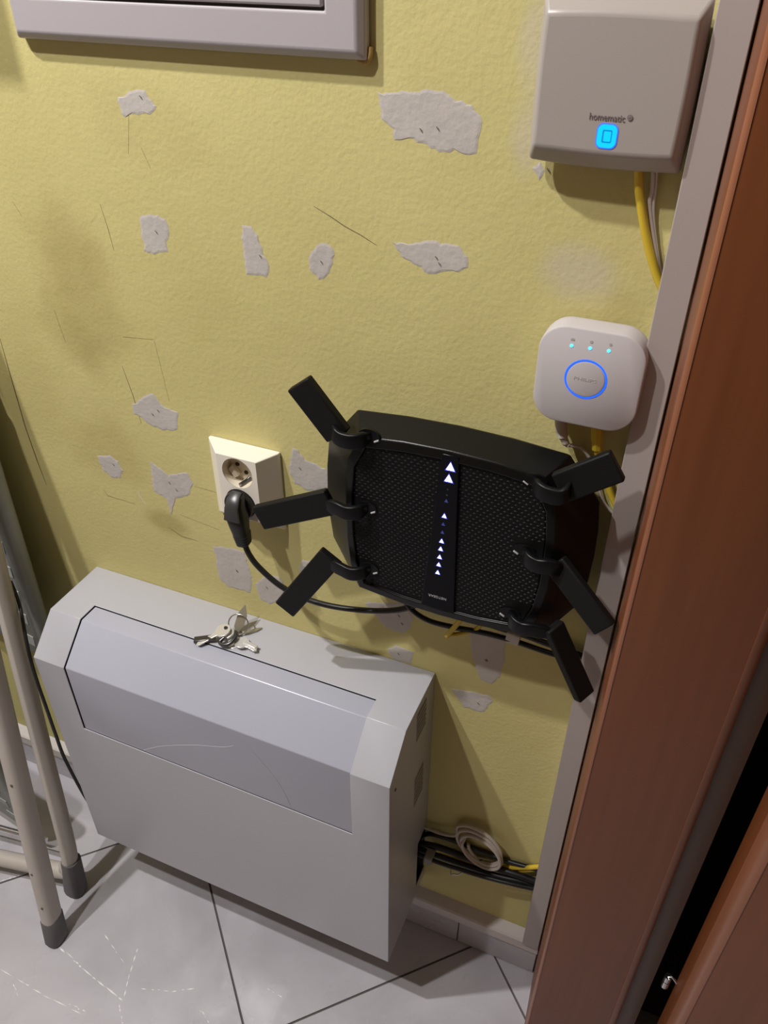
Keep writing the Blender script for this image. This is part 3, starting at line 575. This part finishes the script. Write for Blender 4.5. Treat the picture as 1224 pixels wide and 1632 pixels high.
cable('network_cable', [(-.079, -.022, .738), (-.076, -.026, .724), (-.064, -.028, .713), (-.046, -.026, .704), (-.020, -.024, .703), (.016, -.022, .706), (.051, -.020, .705), (.082, -.016, .699), (.110, -.010, .692), (.134, -.006, .684)], .0032, 'cable', 'lower of two black cables running from the router bottom into the trunking')
cable('network_cable', [(-.016, -.020, .748), (-.006, -.022, .726), (.029, -.018, .7165), (.057, -.016, .7145), (.085, -.013, .7085), (.109, -.009, .7025), (.134, -.006, .697)], .0034, 'cable', 'upper of two black cables running from the router bottom into the trunking')
cable('patch_cable', [(-.005, -.024, .751), (-.006, -.028, .735), (-.011, -.030, .719), (-.022, -.031, .6965), (-.0215, -.030, .6945)], .0031, 'ycable', 'short yellow cable loop poking out below the router')
cable('patch_cable', [(-.0215, -.029, .6945), (-.009, -.026, .6985), (.010, -.021, .7115), (.018, -.02, .75)], .0026, 'ycable', 'thin yellow cable returning up behind the black cables under the router')
o = obj('cable_tie', loft([rr3((x, -.0185, z), .010, .017, (0, 1, 0), (.1, 0, 1), .3) for x, z in ((.0415, .710), (.0565, .709))]), 'tape', base=(.049, -.0185, .7095), bevel=.0005); tag(o, 'white tie wrapped around the black cables under the router', 'cable tie')

# ------------------------------------------------------------------ white access point at the top right
ap = thing('access_point', (.067, 0, 1.2), 'square white smart home access point with glowing blue button and rounded edges', 'access point')
def apl(y, ix, iz, r, bow): 
    cx, cz, wd, ht = .0672, 1.2525, .1085, .107
    L = rr(cx, cz, wd - 2 * ix, ht - 2 * iz, r, y, 5)
    out = []
    for x, yy, z in L:                                        # slightly barrel-shaped sides
        u, v = (x - cx) / (wd / 2), (z - cz) / (ht / 2)
        out.append((x + u * bow * (1 - v * v), yy, z + v * bow * (1 - u * u)))
    return out
dens = []
def apf(y, il, ir, ib, it, bow):
    x0, x1, z0, z1 = .0118 + il, .1220 - ir, 1.1975 + ib, 1.3045 - it; n = 8; out = []
    for k in range(n): t = k / n; out.append((x0 + (x1 - x0) * t, y, z0 - bow * math.sin(math.pi * t) ** .8))
    for k in range(n): t = k / n; out.append((x1 + bow * .5 * math.sin(math.pi * t), y, z0 + (z1 - z0) * t))
    for k in range(n): t = k / n; out.append((x1 + (x0 - x1) * t, y, z1 + bow * math.sin(math.pi * t) ** .8))
    for k in range(n): t = k / n; out.append((x0 - bow * .5 * math.sin(math.pi * t), y, z1 + (z0 - z1) * t))
    return out
secs = [apf(-.0005, .012, .012, .012, .012, 0), apf(-.006, .008, .008, .008, .008, 0), apf(-.010, .0008, .0008, .0008, .0008, .0015), apf(-.0165, 0, 0, 0, 0, .002), apf(-.0285, .0052, .0062, .0125, .0115, .0015)]
obj('shell', loft(secs), 'hub', ap, bevel=.0024, seg=4)
bt = (.0690, 1.2205)
b0 = obj('button_halo', prism([(x, z) for x, _, z in rr(bt[0], bt[1], .0150, .0168, .0046, 0)], -.0276, -.0288), 'bluerim', ap)
obj('button_ring', prism([(x, z) for x, _, z in rr(bt[0], bt[1], .0133, .0150, .0040, 0)], -.0287, -.0292), 'cyan', b0)
obj('button_core', prism([(x, z) for x, _, z in rr(bt[0] + .0002, bt[1], .0068, .0085, .0010, 0)], -.0291, -.0294), 'cyanin', b0)
obj('button_lens', prism([(x, z) for x, _, z in rr(bt[0] + .0004, bt[1], .0050, .0065, .0006, 0)], -.0293, -.0296), 'cyan', b0)
text('lettering', 'homematic', 0.0064, (.0672, -.0289, 1.2325), 'print', ap, width=.0245)
ipb = obj('ip_badge', disc((.0827, 1.2336), .0019, -.0291, -.0282, 16), 'print', ap)
text('badge_letters', 'IP', .0021, (.0827, -.0292, 1.2336), 'hub', ipb)

cable('yellow_network_cable', [(.091, -.014, 1.212), (.091, -.012, 1.203), (.093, -.010, 1.194), (.096, -.008, 1.179), (.107, -.006, 1.147), (.119, -.005, 1.121), (.132, -.005, 1.101)], .0034, 'ycable', 'yellow network cable dropping from the access point into the trunking')
cable('thin_white_cable', [(.101, -.010, 1.212), (.102, -.008, 1.200), (.104, -.006, 1.184), (.1045, -.0045, 1.170), (.113, -.004, 1.143), (.122, -.0035, 1.119), (.133, -.0035, 1.098)], .0016, 'wcable', 'thin white wire hanging from the access point beside the yellow cable', flat=.7)
cable('thin_white_cable', [(.104, -.008, 1.205), (.106, -.005, 1.186), (.108, -.0035, 1.165), (.117, -.003, 1.135), (.126, -.003, 1.112), (.134, -.003, 1.10)], .0012, 'wcable', 'second thin wire from the access point, nearer the trunking', flat=.7)

# ------------------------------------------------------------------ white round-cornered lighting bridge
hb = thing('lighting_bridge', (.083, 0, .988), 'small white rounded square bridge with a blue ring and three blue dots', 'bridge')
hx, hz = .083, 1.0314
obj('shell', loft([rr(hx, hz, .082, .082, .020, -.0005, 8), rr(hx, hz, .087, .087, .0225, -.003, 8), rr(hx, hz, .088, .088, .023, -.0065, 8), rr(hx, hz, .088, .088, .023, -.0235, 8), rr(hx, hz, .0868, .0868, .0225, -.0254, 8), rr(hx, hz, .0848, .0848, .0215, -.0260, 8)]), 'hubw', hb, smooth=40)
rcx, rcz = .0815, 1.0320
n = 48
def circ(r, y): return [(rcx + r * math.cos(2 * math.pi * k / n), y, rcz + r * math.sin(2 * math.pi * k / n)) for k in range(n)]
obj('ring_light', loft([circ(.0178, -.0258), circ(.0176, -.0263), circ(.0162, -.0263), circ(.0160, -.0258)], cap=False), 'ring', hb, smooth=40)
bt2 = obj('push_button', loft([circ(.0157, -.0258), circ(.0156, -.0265), circ(.0146, -.0268)]), 'hubw', hb, smooth=40)
text('logo', 'PHILIPS', .0042, (rcx - .0003, -.0269, rcz), 'faint', bt2, width=.0185)
for x in (.0660, .0811, .0961): obj('status_dot', disc((x, 1.0600 + (x - .081) * .03), .0014, -.0258, -.0263, 14), 'dot', hb)
for x, s in ((.0663, 0), (.0814, 1), (.0966, 2)):
    z = 1.0655 + (x - .081) * .03
    obj('icon', disc((x, z), .0013, -.0260, -.0262, 12) if s else prism([(x - .0015, z - .001), (x + .0015, z - .001), (x + .0015, z + .0005), (x, z + .0015), (x - .0015, z + .0005)], -.0260, -.0262), 'faint', hb)
hb.location = Vector(hb.location) + Vector((.0008, -.006, .003))
obj('wall_bracket', box(.06, .106, .0056, -.0005 + .006, 1.0, 1.05) if 0 else box(.060, .106, -.0006, .0054, 1.005, 1.058), 'hubw', hb)
wp = thing('white_power_lead', (.066, -.01, .954), 'white plug and thin white lead hanging under the lighting bridge', 'cable')
obj('plug', tube([(.063, -.012, .990), (.065, -.0125, .975), (.068, -.0125, .966)], .0052, 12, 4, radii=[.0055, .0055, .0050]), 'wcable', wp, smooth=50)
obj('strain_relief', tube([(.068, -.0125, .966), (.071, -.012, .960), (.074, -.0115, .957)], .0034, 10, 4, radii=[.0040, .0034, .0026]), 'wcable', wp, smooth=50)
obj('lead', tube([(.073, -.0115, .9575), (.085, -.008, .955), (.094, -.006, .945), (.100, -.005, .932), (.111, -.005, .905), (.121, -.005, .893), (.133, -.005, .889)], .0018, 8, 8), 'wcable', wp, smooth=60)
yp2 = thing('yellow_patch_lead', (.1, -.01, .95), 'yellow network plug and lead under the lighting bridge, going behind the router antenna', 'cable')
obj('plug', tube([(.0955, -.013, .990), (.0975, -.0125, .976), (.0995, -.012, .960)], .0055, 8, 3, radii=[.0058, .0056, .0048]), 'ycable', yp2, smooth=40)
obj('lead', tube([(.0993, -.012, .962), (.104, -.010, .946), (.115, -.008, .921), (.126, -.007, .901), (.135, -.007, .890)], .0034, 10, 8), 'ycable', yp2, smooth=60)

# ------------------------------------------------------------------ cables between enclosure and trunking
G = 'black cables between enclosure and trunking'
cable('black_cable', [(-.060, -.018, .238), (-.047, -.018, .2455), (-.017, -.016, .250), (.022, -.014, .2475), (.060, -.013, .2475), (.095, -.012, .250), (.127, -.009, .246), (.138, -.007, .244)], .0048, 'cable', 'thickest black cable leaving the enclosure side toward the trunking')
cable('black_cable', [(-.060, -.022, .2365), (-.049, -.022, .2368), (-.015, -.021, .2360), (.028, -.018, .2345), (.070, -.016, .235), (.100, -.013, .2375), (.125, -.009, .2345), (.138, -.007, .232)], .0044, 'cable', 'lowest black cable in the bundle between enclosure and trunking')
cable('black_cable', [(-.060, -.006, .20), (-.045, -.006, .250), (-.018, -.0055, .2625), (.041, -.005, .262), (.086, -.005, .2635), (.124, -.005, .270), (.138, -.005, .272)], .0034, 'cable', 'black cable curving up behind the bundle just below the yellow cables')
cable('black_cable', [(-.060, -.0325, .2400), (-.046, -.0325, .2405), (-.012, -.033, .2408), (.020, -.031, .241), (.055, -.028, .241), (.098, -.0235, .2435), (.126, -.0170, .2405), (.138, -.0165, .239)], .0032, 'cable', 'black cable on the front of the bundle beside the enclosure')
cable('yellow_cable', [(-.03, -.006, .226), (.020, -.0055, .232), (.048, -.006, .239), (.076, -.006, .247), (.102, -.006, .262), (.126, -.006, .281), (.139, -.006, .292)], .0034, 'ycable', 'upper yellow cable beside the white coil near the trunking')
cable('yellow_cable', [(-.02, -.0045, .214), (.030, -.0045, .220), (.077, -.0045, .237), (.103, -.0045, .253), (.126, -.0045, .272), (.139, -.0045, .281)], .0030, 'ycable', 'lower yellow cable partly hidden behind the black bundle')
pts = [(-.060, -.007, .268), (-.040, -.008, .2735), (-.018, -.010, .277), (.004, -.012, .290)]
cx, cz = .036, .2865
for k in range(0, 4 * 16):
    a = math.radians(150) - 2 * math.pi * k / 16; turn = k / 16
    r = .0345 - .0022 * turn + .0012 * math.sin(turn * 2.7)
    pts.append((cx + .003 * turn + r * math.cos(a) * 1.0 - .004 * math.sin(a), -.0075 - .0028 * (turn % 3) - .006 * (.5 + .5 * math.cos(a)), cz + r * 1.02 * math.sin(a) - .0035 * turn))
wc = cable('coiled_white_cable', pts, .0024, 'wcable', 'coiled white cable hanging beside the enclosure above the black cables')
o = obj('cable_clip', loft([rr3((x, -.0275, z), .021, .019, (0, 1, 0), (.05, 0, 1), .25) for x, z in ((-.034, .2385), (-.022, .2385))]), 'tieg', base=(-.028, -.0275, .2385), bevel=.001); tag(o, 'pale grey clip around the black cables beside the enclosure', 'cable clip')
o = obj('wire_twist', tube([(.006, -.030, .231), (.008, -.034, .225), (.012, -.034, .228), (.018, -.033, .229), (.022, -.03, .232)], .0010, 6, 6), 'steel', base=(.01, -.033, .228), smooth=60); tag(o, 'bare wire twist sticking out below the black cable bundle', 'wire')

cable('thin_black_cable', [(-.662, -.0635, .580), (-.634, -.083, .562), (-.6085, -.110, .528), (-.5975, -.122, .5022), (-.5950, -.126, .4629), (-.5946, -.127, .4112), (-.598, -.1255, .3468), (-.606, -.119, .2654), (-.612, -.10, .12), (-.612, -.07, .012), (-.60, -.03, .004)], .0026, 'cable', 'thin black cable hanging between the ladder and the grey enclosure')
# ------------------------------------------------------------------ folded step ladder at the left
ld = thing('step_ladder', (-.78, -.25, 0), 'folded cream step ladder with grey rubber feet standing left of the grey enclosure', 'ladder')
def oval(c, a, b, n=16): return [(c[0] + a * math.copysign(abs(math.cos(2 * math.pi * k / n)) ** .7, math.cos(2 * math.pi * k / n)), c[1] + b * math.copysign(abs(math.sin(2 * math.pi * k / n)) ** .7, math.sin(2 * math.pi * k / n)), c[2]) for k in range(n)]
LX, LY = -.42, -.055
def railpos(z, kind, side):
    if kind == 'front': p = (-.578 - .083 * z, -.265 + .192 * z, z)
    else: p = (-.5985 - .083 * z, -.187 + .163 * z, z)
    if side: p = (2 * (-.578 + LX / 2) - p[0] - .0, p[1] + LY, z)
    return p
for side in (0, 1):
    rl = obj('front_rail', loft([oval(railpos(z, 'front', side), .0125, .0165) for z in (.03, .3, .6, 1.08)]), 'rail', ld, smooth=60)
    obj('rubber_foot', loft([oval(railpos(z, 'front', side), a, b) for z, a, b in ((.0, .0125, .016), (.006, .0145, .0185), (.050, .0138, .0178), (.052, .0128, .0168))]), 'foot', ld, smooth=50)
    if not side:
        for z, dx in ((.16, .0), (.335, .004), (.09, .004)):
            p = railpos(z, 'front', 0); obj('enamel_chip', loft([[(p[0] + dx + r * math.cos(k * .785) * .8, p[1] - .0166 - d, z + r * math.sin(k * .785)) for k in range(8)] for d, r in ((-.003, .003), (.0004, .0026))]), 'chip', rl)
rail_r = [railpos(1.04, 'rear', 0), railpos(.6, 'rear', 0), railpos(.3, 'rear', 0), railpos(.10, 'rear', 0)]
bend_r = [Vector(railpos(.055, 'rear', 0)) + Vector((-.012, -.001, .0)), Vector(railpos(.040, 'rear', 0)) + Vector((-.04, -.006, 0))]
left = [Vector((2 * (-.578 + LX / 2) - p[0], p[1] + LY, p[2])) for p in bend_r[::-1]]
rr_l = [Vector(railpos(z, 'rear', 1)) for z in (.10, .3, .6, 1.04)]
obj('rear_frame', tube([*rail_r, *bend_r, *left, *rr_l], .0135, 12, 8, up=(0, 1, 0)), 'rail', ld, smooth=60)
for side in (0, 1):
    q = -1 if side else 1
    obj('rubber_foot', loft([oval(Vector(railpos(z, 'rear', side)) + Vector((-.006 * q * (1 - z / .08), 0, 0)), a, b) for z, a, b in ((.0, .0165, .015), (.006, .018, .0165), (.045, .0155, .0160), (.075, .0142, .0148))]), 'foot', ld, smooth=50)
tilt = Vector((-1, LY / LX, 0)).normalized()
def step(name, a, zlo, zhi, wd, y_lo, y_hi, matinset):
    """a folded step: slab hanging near upright between the rails, with a rolled border and a black anti-slip mat"""
    right = Vector((a, 0, 0)); up = Vector((0, y_hi - y_lo, zhi - zlo)); hgt = up.length; up.normalize(); nrm = tilt.cross(up).normalized()
    if nrm.y > 0: nrm = -nrm
    o3 = Vector((a, y_lo, zlo)) + tilt * wd / 2 + up * hgt / 2
    sec = rr3(o3, wd, hgt, tilt, up, .10 if hgt > .2 else .12, 6)
    inner = rr3(o3, wd - .012, hgt - .012, tilt, up, .09, 6)
    s = obj(name, loft([[p - nrm * .012 for p in inner], [p - nrm * .006 for p in sec], [p + nrm * .004 for p in sec], [p + nrm * .011 for p in inner]]), 'tread', ld, smooth=50)
    obj('tread_mat', loft([[p + nrm * d for p in rr3(o3 + up * .035, wd - .105, hgt - .155 if hgt > .3 else hgt - .05, tilt, up, .10, 6)] for d in (.0105, .0125)]), 'mat_black', s)
    for k in range(7):
        obj('grip_rib', obox(o3 - tilt * (wd / 2 - .032) + up * (-hgt / 2 + .035 + k * .045) + nrm * .0113, tilt, up, nrm, .022, .020, .0022), 'tread', s, bevel=.0008)
    return s
step('upper_step', -.640, .42, .90, .36, -.052, -.040, True)
ls = step('lower_step', -.700, .07, .34, .28, -.150, -.175, True)
obj('step_rod', tube([(-.675, -.158, .062), (-.95, -.196, .062)], .0045, 10, 0), 'steel', ls, smooth=60)
